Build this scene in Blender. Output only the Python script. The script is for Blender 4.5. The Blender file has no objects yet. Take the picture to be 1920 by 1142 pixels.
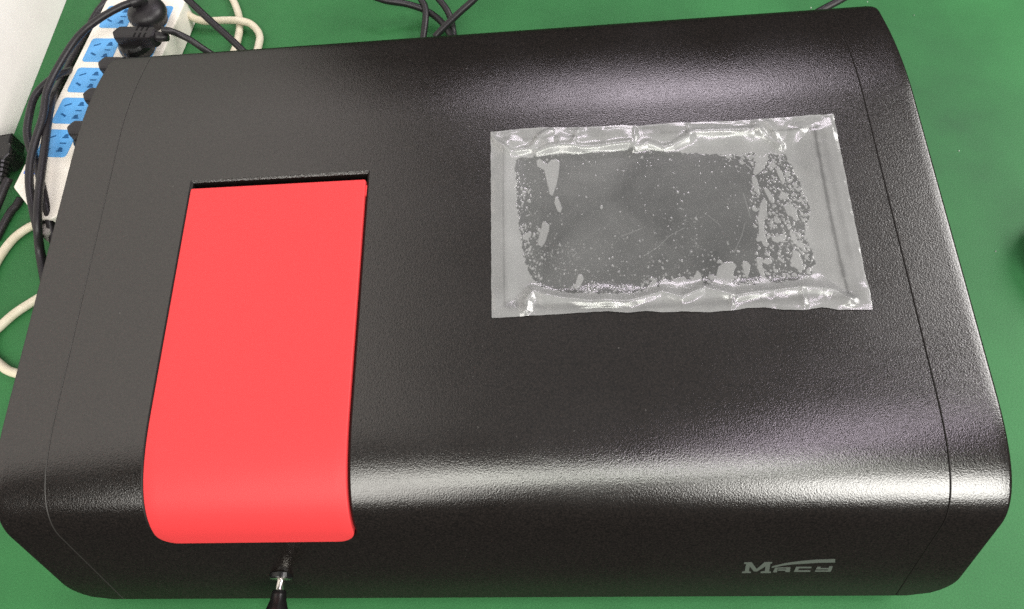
import bpy, bmesh, math, random
import numpy as np
from mathutils import Vector, Matrix

random.seed(7); rng = np.random.default_rng(7)
S = bpy.context.scene
COL = S.collection

# ------------------------------------------------------------------ camera
cam = bpy.data.cameras.new('camera'); camo = bpy.data.objects.new('camera', cam); COL.objects.link(camo)
camo.location = (0.05455, -0.0562, 0.57333)
camo.rotation_euler = (math.radians(28.89647), math.radians(5.57447), math.radians(0.31512))
cam.sensor_width = 36.0
cam.lens = 36.0 * 1420.941 / 1920.0
cam.shift_x = (960 - 919.93) / 1920.0
cam.shift_y = (511.90 - 571.0) / 1920.0
cam.clip_start = 0.01; cam.clip_end = 50
S.camera = camo

# ------------------------------------------------------------------ light
S.view_settings.view_transform = 'Standard'
S.view_settings.look = 'None'
S.view_settings.exposure = 0.0
S.view_settings.gamma = 1.0
S.cycles.use_denoising = False
w = bpy.data.worlds.new('World'); S.world = w; w.use_nodes = True
bg = w.node_tree.nodes['Background']
bg.inputs[0].default_value = (0.95, 1.0, 0.97, 1); bg.inputs[1].default_value = 0.07

def lamp(name, loc, target, sx, sy, radiance, color):
    L = bpy.data.lights.new(name, 'AREA'); L.shape = 'RECTANGLE'; L.size = sx; L.size_y = sy
    L.energy = radiance * sx * sy * math.pi; L.color = color
    o = bpy.data.objects.new(name, L); COL.objects.link(o); o.location = loc
    d = Vector(target) - Vector(loc)
    o.rotation_euler = d.to_track_quat('-Z', 'Y').to_euler()
    return o
lamp('ceiling_panel_or_fill', (0.74, -0.52, 2.0), (0.7, -0.5, 0), 1.6, .11, 18.0, (1.0, .86, 1.0))
lamp('ceiling_panel_or_fill', (0.35, -1.20, 2.0), (0.2, -.8, 0), 1.3, .40, 9.8, (.97, 1.0, .88))
lamp('ceiling_panel_or_fill', (1.95, -3.2, 2.0), (.6, -1.0, 0), 1.4, 2.2, 17.0, (1.0, .98, .92))
lamp('ceiling_panel_or_fill', (-.85, -2.0, 2.0), (-.2, -.8, 0), .9, 2.0, 8.5, (1.0, .97, .90))
lamp('ceiling_panel_or_fill', (0.45, 1.78, 2.0), (.3, 1.0, 0), 1.0, .28, 13.0, (1.0, .89, 1.0))
lamp('ceiling_panel_or_fill', (2.3, .9, 2.0), (-.3, .3, .2), 1.4, 1.4, 12.0, (1.0, .97, .94))  # added fill to brighten wall and mat, no known fixture here
lamp('ceiling_panel_or_fill', (0.4, .8, 2.3), (.4, .8, 0), 2.8, 2.4, .25, (1.0, .97, .95))  # added dim fill standing in for bounce from the unseen ceiling

# ------------------------------------------------------------------ measured outlines (metres: x, distance up the sloping top; or x, y, z)
FILM_QUAD = [(0.0122, 0.0599), (0.2416, 0.0561), (0.2443, 0.1973), (0.012, 0.1993)]
FILM_BOTTOM = [(0.0122, 0.0599), (0.0351, 0.0605), (0.0584, 0.061), (0.075, 0.0617), (0.0848, 0.0617), (0.0962, 0.0602), (0.1077, 0.0608), (0.1205, 0.0595), (0.1302, 0.0595), (0.143, 0.0586), (0.159, 0.059), (0.1687, 0.0604), (0.1783, 0.0604), (0.1905, 0.0581), (0.203, 0.0576), (0.2126, 0.059), (0.2217, 0.0572), (0.2416, 0.0561)]
FILM_TOP = [(0.012, 0.1993), (0.0271, 0.2001), (0.0458, 0.2005), (0.079, 0.1986), (0.1011, 0.1984), (0.1155, 0.1969), (0.1374, 0.198), (0.1695, 0.1966), (0.1944, 0.1966), (0.2121, 0.197), (0.2297, 0.1975), (0.2443, 0.1973)]
CONTACT = [(0.0282, 0.1767), (0.0359, 0.178), (0.0451, 0.1787), (0.0598, 0.1794), (0.0744, 0.1793), (0.1105, 0.1795), (0.1282, 0.177), (0.1457, 0.1746), (0.163, 0.1722), (0.1785, 0.1708), (0.1885, 0.1722), (0.1938, 0.1681), (0.1995, 0.1719), (0.2094, 0.1687), (0.2125, 0.1562), (0.2145, 0.1472), (0.2162, 0.1371), (0.2188, 0.1291), (0.2159, 0.1196), (0.2108, 0.1085), (0.2147, 0.0989), (0.2148, 0.0898), (0.2101, 0.0809), (0.2032, 0.0776), (0.1855, 0.0774), (0.1832, 0.0768), (0.1773, 0.0763), (0.1676, 0.0757), (0.1616, 0.0795), (0.1531, 0.0759), (0.1484, 0.0776), (0.1449, 0.0756), (0.1385, 0.0766), (0.1255, 0.0772), (0.1107, 0.0774), (0.1072, 0.0747), (0.1021, 0.0735), (0.079, 0.0737), (0.069, 0.0749), (0.0557, 0.0766), (0.0457, 0.0792), (0.039, 0.085), (0.0358, 0.0926), (0.0342, 0.0984), (0.0314, 0.112), (0.0312, 0.1218), (0.0297, 0.1338), (0.0286, 0.1585)]
BUBBLES = [[(0.0432, 0.1753), (0.0458, 0.1765), (0.0504, 0.1719), (0.0534, 0.1751), (0.0575, 0.1753), (0.0592, 0.173), (0.0581, 0.1629), (0.0563, 0.1547), (0.0535, 0.147), (0.0518, 0.148), (0.0506, 0.1551), (0.0485, 0.1678), (0.0438, 0.1706)], [(0.0553, 0.1465), (0.057, 0.1452), (0.0595, 0.137), (0.0583, 0.1338), (0.0563, 0.1351), (0.0547, 0.1413)], [(0.0461, 0.1273), (0.0479, 0.128), (0.0506, 0.1247), (0.0501, 0.1208), (0.0474, 0.1123), (0.0452, 0.1093), (0.0429, 0.111), (0.0429, 0.1141)], [(0.068, 0.0885), (0.0704, 0.0881), (0.0709, 0.0854), (0.0682, 0.0789), (0.0658, 0.078), (0.0649, 0.0798)], [(0.1902, 0.1721), (0.1977, 0.1712), (0.1973, 0.1662), (0.1955, 0.163), (0.1916, 0.1575), (0.1874, 0.1545), (0.1862, 0.1562), (0.1894, 0.1642)], [(0.1849, 0.1542), (0.187, 0.1545), (0.1884, 0.1496), (0.1883, 0.1391), (0.1867, 0.1404), (0.1849, 0.1469)], [(0.1912, 0.1454), (0.1938, 0.1444), (0.1968, 0.1378), (0.1965, 0.1331), (0.1946, 0.134), (0.192, 0.1413)], [(0.1907, 0.1374), (0.192, 0.135), (0.1905, 0.1268), (0.1882, 0.1204), (0.187, 0.112), (0.1882, 0.104), (0.1875, 0.1018), (0.1854, 0.103), (0.1835, 0.1107), (0.1853, 0.1252), (0.1877, 0.1328)], [(0.2019, 0.1312), (0.2053, 0.1318), (0.2089, 0.1293), (0.2095, 0.1207), (0.2079, 0.1189), (0.2061, 0.1225), (0.2029, 0.125)], [(0.203, 0.1609), (0.2048, 0.1567), (0.2057, 0.1517), (0.2052, 0.1485), (0.2031, 0.1499), (0.2017, 0.1569)], [(0.1971, 0.1646), (0.2007, 0.1635), (0.2024, 0.1609), (0.2001, 0.1594), (0.1972, 0.1608)], [(0.2028, 0.0992), (0.2055, 0.0983), (0.2071, 0.0919), (0.2062, 0.0865), (0.2041, 0.0852), (0.2016, 0.0878), (0.1997, 0.0919), (0.2017, 0.0948)], [(0.1913, 0.1095), (0.1939, 0.1094), (0.1957, 0.1059), (0.1944, 0.1044), (0.1914, 0.1061)], [(0.2029, 0.1081), (0.2054, 0.1073), (0.2097, 0.1018), (0.2081, 0.1), (0.2042, 0.1043)], [(0.1087, 0.0736), (0.1104, 0.0782), (0.1132, 0.0799), (0.115, 0.0845), (0.1162, 0.0797), (0.1154, 0.0743), (0.1167, 0.0739), (0.1193, 0.0818), (0.1214, 0.0824), (0.1252, 0.0808), (0.1301, 0.0835), (0.1341, 0.084), (0.1357, 0.0807), (0.1387, 0.0816), (0.1424, 0.088), (0.1444, 0.085), (0.1446, 0.0785), (0.1426, 0.0721), (0.1249, 0.0714)], [(0.1477, 0.0719), (0.1504, 0.0782), (0.1541, 0.0846), (0.1557, 0.0896), (0.1593, 0.0924), (0.165, 0.0929), (0.1669, 0.0898), (0.1644, 0.0856), (0.1634, 0.0784), (0.1654, 0.074), (0.1574, 0.0715)], [(0.1713, 0.0933), (0.1738, 0.0925), (0.1754, 0.0902), (0.174, 0.0851), (0.1722, 0.0808), (0.1713, 0.0838), (0.1703, 0.0889)], [(0.18, 0.0951), (0.1838, 0.0945), (0.1824, 0.0895), (0.1833, 0.0821), (0.1865, 0.0773), (0.1835, 0.0746), (0.1785, 0.0755), (0.1808, 0.0823), (0.1794, 0.0885)], [(0.1855, 0.0945), (0.1883, 0.094), (0.1892, 0.091), (0.1857, 0.0897), (0.184, 0.0912)]]
RIDGES = [[(0.0338, 0.0616), (0.0346, 0.0706), (0.0388, 0.0773), (0.0455, 0.0748), (0.0555, 0.0718), (0.072, 0.0686), (0.0984, 0.0672), (0.1101, 0.0706), (0.1185, 0.0731), (0.1305, 0.0683), (0.1448, 0.0749), (0.1526, 0.0724), (0.1634, 0.068), (0.1764, 0.0699), (0.1925, 0.071), (0.2054, 0.0719), (0.2207, 0.0694), (0.229, 0.0635)], [(0.012, 0.194), (0.026, 0.1816), (0.0398, 0.1838), (0.0456, 0.193), (0.0531, 0.1973)], [(0.0445, 0.1813), (0.0593, 0.1842), (0.0745, 0.1819), (0.1072, 0.1832), (0.1105, 0.1799), (0.1197, 0.1823), (0.1301, 0.179), (0.1363, 0.1803), (0.145, 0.1849), (0.1515, 0.1892), (0.1931, 0.1876)], [(0.1916, 0.1972), (0.1932, 0.1884), (0.2008, 0.1802), (0.2066, 0.1752)], [(0.198, 0.1976), (0.2029, 0.1873), (0.2064, 0.176)], [(0.0735, 0.1986), (0.0693, 0.1874)], [(0.1118, 0.1959), (0.1106, 0.1808)], [(0.148, 0.1968), (0.1474, 0.1839)], [(0.2023, 0.0723), (0.2031, 0.0583)], [(0.1602, 0.0681), (0.1597, 0.0594)], [(0.0187, 0.1891), (0.0197, 0.1344), (0.0183, 0.0622)], [(0.2372, 0.1905), (0.2367, 0.1223), (0.236, 0.0639)]]
SCRATCHES = [[(0.1103, 0.0996), (0.1199, 0.1056), (0.1273, 0.1128), (0.138, 0.1184)], [(0.1781, 0.1413), (0.1797, 0.1286), (0.1801, 0.1239)], [(0.1762, 0.1198), (0.1729, 0.1105), (0.1668, 0.0995)], [(0.0968, 0.1144), (0.1109, 0.1195)], [(0.1535, 0.1269), (0.1606, 0.1188)], [(0.0749, 0.1759), (0.0811, 0.1695)], [(0.0351, 0.1396), (0.0396, 0.1324)]]
WETLINES = [([(0.2299, 0.1863), (0.2296, 0.1666), (0.2291, 0.1383), (0.2289, 0.1151), (0.229, 0.0891), (0.2293, 0.0783)], 0.0013, 0.8), ([(0.2295, 0.0761), (0.2298, 0.0676)], 0.0012, 0.8), ([(0.2346, 0.1894), (0.2346, 0.1621), (0.2351, 0.1224), (0.2351, 0.0924)], 0.0022, 0.22), ([(0.0218, 0.0689), (0.0552, 0.0654), (0.0883, 0.0637), (0.1371, 0.0638), (0.1853, 0.065), (0.2324, 0.0647)], 0.0026, 0.42), ([(0.0209, 0.189), (0.0204, 0.1343), (0.0204, 0.0686)], 0.0006, 0.45), ([(0.2014, 0.1866), (0.2174, 0.1867), (0.2307, 0.1871)], 0.0009, 0.45), ([(0.0213, 0.1925), (0.0418, 0.1919), (0.0786, 0.1912)], 0.0012, 0.3), ([(0.1294, 0.1903), (0.158, 0.19)], 0.0012, 0.3)]
LOGO = [('letter', [(0.16262, 0.04876), (0.16269, 0.0506), (0.16721, 0.0507), (0.17152, 0.04151), (0.17487, 0.05073), (0.17964, 0.05064), (0.17976, 0.04917), (0.17883, 0.04864), (0.17974, 0.03787), (0.18092, 0.03737), (0.18115, 0.03546), (0.17474, 0.03557), (0.17466, 0.03748), (0.17699, 0.03839), (0.17637, 0.04498), (0.17245, 0.03799), (0.17026, 0.03803), (0.16678, 0.04516), (0.16725, 0.03808), (0.16858, 0.03739), (0.16866, 0.03567), (0.16315, 0.03576), (0.16312, 0.03749), (0.16469, 0.03813), (0.16404, 0.04873)]), ('swoosh', [(0.18016, 0.04416), (0.18118, 0.04536), (0.18781, 0.0492), (0.19541, 0.05152), (0.205, 0.05342), (0.21654, 0.05409), (0.21752, 0.04955), (0.20778, 0.04946), (0.19999, 0.04842), (0.19213, 0.04747), (0.18639, 0.04572), (0.18227, 0.04366), (0.18057, 0.04285)]), ('letter', [(0.1822, 0.03659), (0.18258, 0.043), (0.19187, 0.0433), (0.19263, 0.0367), (0.18975, 0.03675), (0.18975, 0.03864), (0.18492, 0.03873), (0.18482, 0.04052), (0.18965, 0.04044), (0.18958, 0.04175), (0.18439, 0.04166), (0.18475, 0.03654)]), ('letter', [(0.19504, 0.03694), (0.1952, 0.04389), (0.20451, 0.04372), (0.2048, 0.04185), (0.19737, 0.04199), (0.19711, 0.03899), (0.20486, 0.03885), (0.20514, 0.03677)]), ('letter', [(0.20788, 0.03691), (0.20774, 0.03861), (0.21526, 0.03848), (0.21535, 0.03998), (0.20785, 0.04011), (0.20795, 0.04366), (0.21017, 0.04362), (0.21011, 0.04194), (0.2152, 0.04167), (0.21505, 0.04427), (0.21727, 0.04423), (0.21765, 0.03769), (0.21733, 0.03675)])]
CABLES = [('black', 0.0037, [(-0.3678, 0.568, 0.06), (-0.3806, 0.5611, 0.061), (-0.4021, 0.5458, 0.06), (-0.4202, 0.528, 0.057), (-0.4332, 0.4971, 0.053), (-0.4398, 0.4621, 0.05), (-0.4357, 0.4302, 0.048), (-0.436, 0.4004, 0.046), (-0.4348, 0.3772, 0.044), (-0.4312, 0.3541, 0.04), (-0.4221, 0.3261, 0.034), (-0.4197, 0.3131, 0.026), (-0.4195, 0.2973, 0.014), (-0.411, 0.2732, 0.006)]), ('black', 0.0037, [(-0.4527, 0.5258, 0.012), (-0.442, 0.5062, 0.03), (-0.4464, 0.489, 0.04), (-0.4597, 0.4673, 0.04), (-0.4576, 0.4353, 0.04), (-0.4551, 0.4181, 0.038), (-0.449, 0.4012, 0.034), (-0.4426, 0.3901, 0.031), (-0.433, 0.3713, 0.03), (-0.4128, 0.3289, 0.028), (-0.4098, 0.3117, 0.018), (-0.4029, 0.2841, 0.006)]), ('black', 0.0037, [(-0.4421, 0.6473, 0.006), (-0.4546, 0.6259, 0.006), (-0.4605, 0.5667, 0.008), (-0.4576, 0.5099, 0.018), (-0.4435, 0.4597, 0.036), (-0.4317, 0.417, 0.042), (-0.4229, 0.3802, 0.044), (-0.4171, 0.351, 0.044), (-0.4125, 0.3255, 0.042), (-0.4122, 0.3076, 0.034), (-0.4172, 0.2949, 0.018), (-0.4114, 0.2677, 0.006)]), ('black', 0.0037, [(-0.4509, 0.6538, 0.005), (-0.4557, 0.6066, 0.005), (-0.4662, 0.5582, 0.005), (-0.4675, 0.5182, 0.006), (-0.4655, 0.4753, 0.008)]), ('black', 0.0037, [(-0.468, 0.3648, 0.004), (-0.4698, 0.3567, 0.004), (-0.4728, 0.3506, 0.004), (-0.4755, 0.3372, 0.004), (-0.4778, 0.3181, 0.004)]), ('black', 0.0042, [(-0.4774, 0.3812, 0.016), (-0.4802, 0.3719, 0.014), (-0.4832, 0.3616, 0.011), (-0.4887, 0.3478, 0.006), (-0.4884, 0.324, 0.005)]), ('black', 0.0034, [(-0.3315, 0.5251, 0.058), (-0.3246, 0.5251, 0.056), (-0.3182, 0.5262, 0.05), (-0.3086, 0.5243, 0.043), (-0.2982, 0.5208, 0.033), (-0.2875, 0.5193, 0.02)]), ('black', 0.0037, [(-0.3247, 0.5792, 0.06), (-0.3146, 0.5696, 0.055), (-0.2942, 0.5513, 0.045), (-0.2659, 0.5276, 0.03), (-0.2482, 0.5131, 0.015)]), ('black', 0.0035, [(-0.1321, 0.5868, 0.03), (-0.113, 0.5782, 0.028), (-0.0932, 0.5781, 0.022), (-0.0768, 0.5748, 0.017), (-0.0646, 0.5685, 0.013), (-0.0545, 0.5557, 0.013), (-0.0477, 0.5423, 0.014), (-0.0414, 0.5268, 0.016)]), ('black', 0.0035, [(-0.0802, 0.591, 0.025), (-0.0763, 0.5819, 0.022), (-0.0723, 0.5742, 0.02), (-0.0716, 0.5624, 0.017), (-0.0736, 0.5465, 0.011), (-0.0755, 0.5354, 0.007)]), ('black', 0.0035, [(-0.0636, 0.5835, 0.03), (-0.0562, 0.5764, 0.025), (-0.0487, 0.5662, 0.02), (-0.0448, 0.5575, 0.014), (-0.0435, 0.5488, 0.006), (-0.0404, 0.5314, 0.004)]), ('black', 0.0035, [(-0.0085, 0.5626, 0.045), (-0.0179, 0.5532, 0.042), (-0.0336, 0.5424, 0.036), (-0.0498, 0.5294, 0.03), (-0.0591, 0.5229, 0.025)]), ('black', 0.0035, [(0.3514, 0.5383, 0.03), (0.3374, 0.5325, 0.026), (0.3241, 0.528, 0.022), (0.3116, 0.5234, 0.018)]), ('white', 0.004, [(-0.3383, 0.5937, 0.016), (-0.3309, 0.5907, 0.012), (-0.32, 0.5882, 0.0095), (-0.3082, 0.5857, 0.0115), (-0.2939, 0.5845, 0.012), (-0.2784, 0.5822, 0.012), (-0.2684, 0.5804, 0.009), (-0.2614, 0.5748, 0.006), (-0.2559, 0.564, 0.005), (-0.2553, 0.551, 0.0045), (-0.2566, 0.5322, 0.004)]), ('white', 0.004, [(-0.3073, 0.6428, 0.005), (-0.2968, 0.6249, 0.0045), (-0.2881, 0.6059, 0.004), (-0.2823, 0.5863, 0.004), (-0.2806, 0.5658, 0.004), (-0.2814, 0.5461, 0.004), (-0.2846, 0.5309, 0.004)]), ('white', 0.004, [(-0.4222, 0.3338, 0.014), (-0.4331, 0.331, 0.01), (-0.4442, 0.3306, 0.006), (-0.4541, 0.3251, 0.004), (-0.4601, 0.3171, 0.004), (-0.4649, 0.3056, 0.004), (-0.4687, 0.2884, 0.004), (-0.4688, 0.2659, 0.004), (-0.4625, 0.2331, 0.004), (-0.4546, 0.212, 0.004), (-0.443, 0.1988, 0.004), (-0.4298, 0.1894, 0.004), (-0.421, 0.1837, 0.004), (-0.4122, 0.1805, 0.004), (-0.3966, 0.1775, 0.004)]), ('white', 0.004, [(-0.4499, 0.1914, 0.0045), (-0.4446, 0.2031, 0.012), (-0.4468, 0.217, 0.006), (-0.4421, 0.2255, 0.004), (-0.4324, 0.2377, 0.004), (-0.4204, 0.2479, 0.004), (-0.4065, 0.2576, 0.004), (-0.3929, 0.2635, 0.004)])]
CONNECTOR = [(-0.4831, 0.4401, 0.022), (-0.4781, 0.4093, 0.022), (-0.4766, 0.3829, 0.018)]

# ------------------------------------------------------------------ helpers
def mat(name, base=(.5, .5, .5), rough=.5, spec=.5, metal=0.0, coat=0.0):
    m = bpy.data.materials.new(name); m.use_nodes = True
    b = m.node_tree.nodes['Principled BSDF']
    b.inputs['Base Color'].default_value = (*base, 1); b.inputs['Roughness'].default_value = rough
    b.inputs['Specular IOR Level'].default_value = spec; b.inputs['Metallic'].default_value = metal
    b.inputs['Coat Weight'].default_value = coat
    return m
def N(m, t, **kw):
    n = m.node_tree.nodes.new(t)
    for k, v in kw.items(): setattr(n, k, v)
    return n
def L(m, a, b): m.node_tree.links.new(a, b)
def noise(m, scale, detail=2.0, rough=.5, dist=0.0, src='Object'):
    tc = N(m, 'ShaderNodeTexCoord'); n = N(m, 'ShaderNodeTexNoise')
    n.inputs['Scale'].default_value = scale; n.inputs['Detail'].default_value = detail
    n.inputs['Roughness'].default_value = rough; n.inputs['Distortion'].default_value = dist
    L(m, tc.outputs[src], n.inputs['Vector']); return n
def ramp(m, src, stops):
    r = N(m, 'ShaderNodeValToRGB'); e = r.color_ramp.elements
    e[0].position, e[0].color = stops[0][0], stops[0][1]; e[1].position, e[1].color = stops[-1][0], stops[-1][1]
    for p, c in stops[1:-1]:
        x = e.new(p); x.color = c
    L(m, src, r.inputs[0]); return r
def bump(m, src, strength, dist, prev=None):
    b = N(m, 'ShaderNodeBump'); b.inputs['Strength'].default_value = strength; b.inputs['Distance'].default_value = dist
    L(m, src, b.inputs['Height'])
    if prev is not None: L(m, prev.outputs[0], b.inputs['Normal'])
    L(m, b.outputs[0], m.node_tree.nodes['Principled BSDF'].inputs['Normal']); return b

def tag(o, label=None, cat=None, group=None, kind=None):
    for k, v in (('label', label), ('category', cat), ('group', group), ('kind', kind)):
        if v: o[k] = v
    return o
def empty(name, loc, rz=0.0):
    o = bpy.data.objects.new(name, None); COL.objects.link(o); o.location = loc; o.rotation_euler = (0, 0, rz)
    o.empty_display_size = .02; return o
def link(name, me, m, parent=None, smooth=False):
    o = bpy.data.objects.new(name, me); COL.objects.link(o)
    if m is not None and not me.materials: me.materials.append(m)
    if parent is not None: o.parent = parent
    if smooth:
        for p in me.polygons: p.use_smooth = True
    return o
def mesh(name, verts, faces, m, parent=None, smooth=False):
    me = bpy.data.meshes.new(name); me.from_pydata([tuple(v) for v in verts], [], faces); me.update()
    return link(name, me, m, parent, smooth)
def from_bm(name, bm, m, parent=None, smooth=False):
    me = bpy.data.meshes.new(name); bm.normal_update(); bm.to_mesh(me); bm.free()
    return link(name, me, m, parent, smooth)
def local(pts, origin, rz):
    c, s = math.cos(-rz), math.sin(-rz); out = []
    for p in pts:
        x, y, z = p[0] - origin[0], p[1] - origin[1], p[2] - origin[2]
        out.append((c * x - s * y, s * x + c * y, z))
    return out
def prism(bm, outline, z0, z1, bevel=0.0, seg=2):
    """extrude a plan outline from z0 to z1, upper rim bevelled"""
    vs = [bm.verts.new((x, y, z0)) for x, y in outline]; vt = [bm.verts.new((x, y, z1)) for x, y in outline]
    n = len(vs); fs = [bm.faces.new(vt), bm.faces.new(vs[::-1])]
    for i in range(n): fs.append(bm.faces.new((vs[i], vs[(i + 1) % n], vt[(i + 1) % n], vt[i])))
    bmesh.ops.recalc_face_normals(bm, faces=fs)
    if bevel:
        top = set(vt)
        ed = [e for e in bm.edges if (e.verts[0] in top) and (e.verts[1] in top)]
        side = [e for e in bm.edges if (e.verts[0] in top) != (e.verts[1] in top) and (e.verts[0] in top or e.verts[1] in top)]
        bmesh.ops.bevel(bm, geom=ed + side, offset=bevel, segments=seg, affect='EDGES', profile=.6)
def rrect(cx, cy, sx, sy, r, n=4):
    out = []
    for qx, qy, a0 in ((1, 1, 0), (-1, 1, 90), (-1, -1, 180), (1, -1, 270)):
        for k in range(n + 1):
            a = math.radians(a0 + 90 * k / n)
            out.append((cx + qx * (sx / 2 - r) + r * math.cos(a), cy + qy * (sy / 2 - r) + r * math.sin(a)))
    return out
def lathe(bm, prof, axis=(0, 0, 1), origin=(0, 0, 0), n=32):
    """prof: (radius, height along axis)"""
    q = Vector((0, 0, 1)).rotation_difference(Vector(axis)).to_matrix(); o = Vector(origin)
    rings = []
    for r, h in prof:
        if r < 1e-6: rings.append([bm.verts.new(o + q @ Vector((0, 0, h)))]); continue
        rings.append([bm.verts.new(o + q @ Vector((r * math.cos(2 * math.pi * k / n), r * math.sin(2 * math.pi * k / n), h))) for k in range(n)])
    fs = []
    for a, b in zip(rings, rings[1:]):
        for k in range(n):
            k2 = (k + 1) % n
            va = [a[k], a[k2]] if len(a) > 1 else [a[0]]; vb = [b[k2], b[k]] if len(b) > 1 else [b[0]]
            if len(va) + len(vb) >= 3: fs.append(bm.faces.new(va + vb))
    bmesh.ops.recalc_face_normals(bm, faces=fs)
def spline(pts, sub=8):
    P = [Vector(p) for p in pts]; P = [P[0] * 2 - P[1]] + P + [P[-1] * 2 - P[-2]]; out = []
    for i in range(1, len(P) - 2):
        p0, p1, p2, p3 = P[i - 1:i + 3]
        # centripetal Catmull-Rom, no overshoot where the points are uneven
        t0 = 0; t1 = t0 + max((p1 - p0).length, 1e-6) ** .5; t2 = t1 + max((p2 - p1).length, 1e-6) ** .5; t3 = t2 + max((p3 - p2).length, 1e-6) ** .5
        for k in range(sub):
            t = t1 + (t2 - t1) * k / sub
            A1 = p0 * ((t1 - t) / (t1 - t0)) + p1 * ((t - t0) / (t1 - t0)); A2 = p1 * ((t2 - t) / (t2 - t1)) + p2 * ((t - t1) / (t2 - t1)); A3 = p2 * ((t3 - t) / (t3 - t2)) + p3 * ((t - t2) / (t3 - t2))
            B1 = A1 * ((t2 - t) / (t2 - t0)) + A2 * ((t - t0) / (t2 - t0)); B2 = A2 * ((t3 - t) / (t3 - t1)) + A3 * ((t - t1) / (t3 - t1))
            out.append(B1 * ((t2 - t) / (t2 - t1)) + B2 * ((t - t1) / (t2 - t1)))
    out.append(P[-2]); return out
def tube(bm, pts, r, n=12, radii=None):
    T = []
    for i in range(len(pts)):
        a = pts[max(i - 1, 0)]; b = pts[min(i + 1, len(pts) - 1)]; T.append((b - a).normalized())
    up = Vector((0, 0, 1)); nrm = (up - T[0] * up.dot(T[0]))
    if nrm.length < 1e-4: nrm = Vector((1, 0, 0))
    nrm.normalize(); rings = []
    for i, p in enumerate(pts):
        nrm = (nrm - T[i] * nrm.dot(T[i])).normalized(); bi = T[i].cross(nrm); rr = radii[i] if radii else r
        rings.append([bm.verts.new(p + (nrm * math.cos(2 * math.pi * k / n) + bi * math.sin(2 * math.pi * k / n)) * rr) for k in range(n)])
    fs = []
    for a, b in zip(rings, rings[1:]):
        for k in range(n): fs.append(bm.faces.new((a[k], a[(k + 1) % n], b[(k + 1) % n], b[k])))
    fs.append(bm.faces.new(rings[0][::-1])); fs.append(bm.faces.new(rings[-1]))
    bmesh.ops.recalc_face_normals(bm, faces=fs)

# ------------------------------------------------------------------ materials
def powder(name, base, rough, strength):
    """textured powder coat: a diffuse base under a gloss whose edge-on sheen is held back by the grain"""
    m = bpy.data.materials.new(name); m.use_nodes = True; nt = m.node_tree; nt.nodes.clear()
    out = nt.nodes.new('ShaderNodeOutputMaterial')
    n1 = noise(m, 1000, 2, .6); n2 = noise(m, 1500, 2, .6)
    b1 = N(m, 'ShaderNodeBump'); b1.inputs['Strength'].default_value = strength; b1.inputs['Distance'].default_value = .0007; L(m, n1.outputs['Fac'], b1.inputs['Height'])
    b2 = N(m, 'ShaderNodeBump'); b2.inputs['Strength'].default_value = strength * .5; b2.inputs['Distance'].default_value = .0004; L(m, n2.outputs['Fac'], b2.inputs['Height']); L(m, b1.outputs[0], b2.inputs['Normal'])
    r = ramp(m, noise(m, 760, 2, .7).outputs['Fac'], [(.36, (*[c * 0.5 for c in base], 1)), (.66, (*[min(c * 1.9, 1) for c in base], 1))])
    fl = ramp(m, noise(m, 230, 3, .65).outputs['Fac'], [(.735, (0, 0, 0, 1)), (.78, (1, 1, 1, 1))])     # dust flecks
    dm = N(m, 'ShaderNodeMix', data_type='RGBA'); L(m, fl.outputs[0], dm.inputs[0]); L(m, r.outputs[0], dm.inputs[6]); dm.inputs[7].default_value = (.10, .095, .09, 1)
    df = N(m, 'ShaderNodeBsdfDiffuse'); L(m, dm.outputs[2], df.inputs[0]); L(m, b2.outputs[0], df.inputs['Normal'])
    gl = N(m, 'ShaderNodeBsdfGlossy'); gl.inputs[0].default_value = (1, 1, 1, 1); L(m, b2.outputs[0], gl.inputs['Normal'])
    rr = N(m, 'ShaderNodeMapRange'); rr.inputs[1].default_value = .3; rr.inputs[2].default_value = .7; rr.inputs[3].default_value = rough - .03; rr.inputs[4].default_value = rough + .05
    L(m, noise(m, 14, 4).outputs['Fac'], rr.inputs[0]); L(m, rr.outputs[0], gl.inputs['Roughness'])
    fr = N(m, 'ShaderNodeFresnel'); fr.inputs[0].default_value = 1.75; L(m, b2.outputs[0], fr.inputs['Normal'])
    mn = N(m, 'ShaderNodeMath', operation='MINIMUM'); L(m, fr.outputs[0], mn.inputs[0]); mn.inputs[1].default_value = 0.085
    mx = N(m, 'ShaderNodeMixShader'); L(m, mn.outputs[0], mx.inputs[0]); L(m, df.outputs[0], mx.inputs[1]); L(m, gl.outputs[0], mx.inputs[2]); L(m, mx.outputs[0], out.inputs[0])
    return m
M_black = powder('black_powder_coat', (0.007, 0.0054, 0.0047), 0.19, 0.19)
M_rim = mat('black_rim_paint', (0.007, 0.0054, 0.0047), .5, .25)
M_seam_glint = mat('seam_glint_edge', (.024, .022, .020), .42, .45)  # lighter tone paints the light caught along the left seam bevel
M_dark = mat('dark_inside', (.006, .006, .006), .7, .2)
M_red = mat('red_paint', (0.6, 0.044, 0.047), .44, .2)
bump(M_red, noise(M_red, 900, 2).outputs['Fac'], .10, .0006)
M_screen = mat('dark_display_glass', (.016, .018, .018), .12, .5)
M_bezel = mat('display_bezel', (.065, .07, .067), .35, .4)
M_logo = mat('grey_print', (.072, .085, .072), .5, .3)
M_steel = mat('polished_steel', (.82, .78, .72), .22, .5, 1.0)
M_knob = mat('black_knob_plastic', (.008, .008, .008), .25, .5)
M_cable = mat('black_cable_rubber', (.014, .012, .014), .42, .45)
bump(M_cable, noise(M_cable, 400, 2).outputs['Fac'], .12, .0004)
M_cord = mat('cream_cord', (.66, .60, .46), .45, .4)
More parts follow.
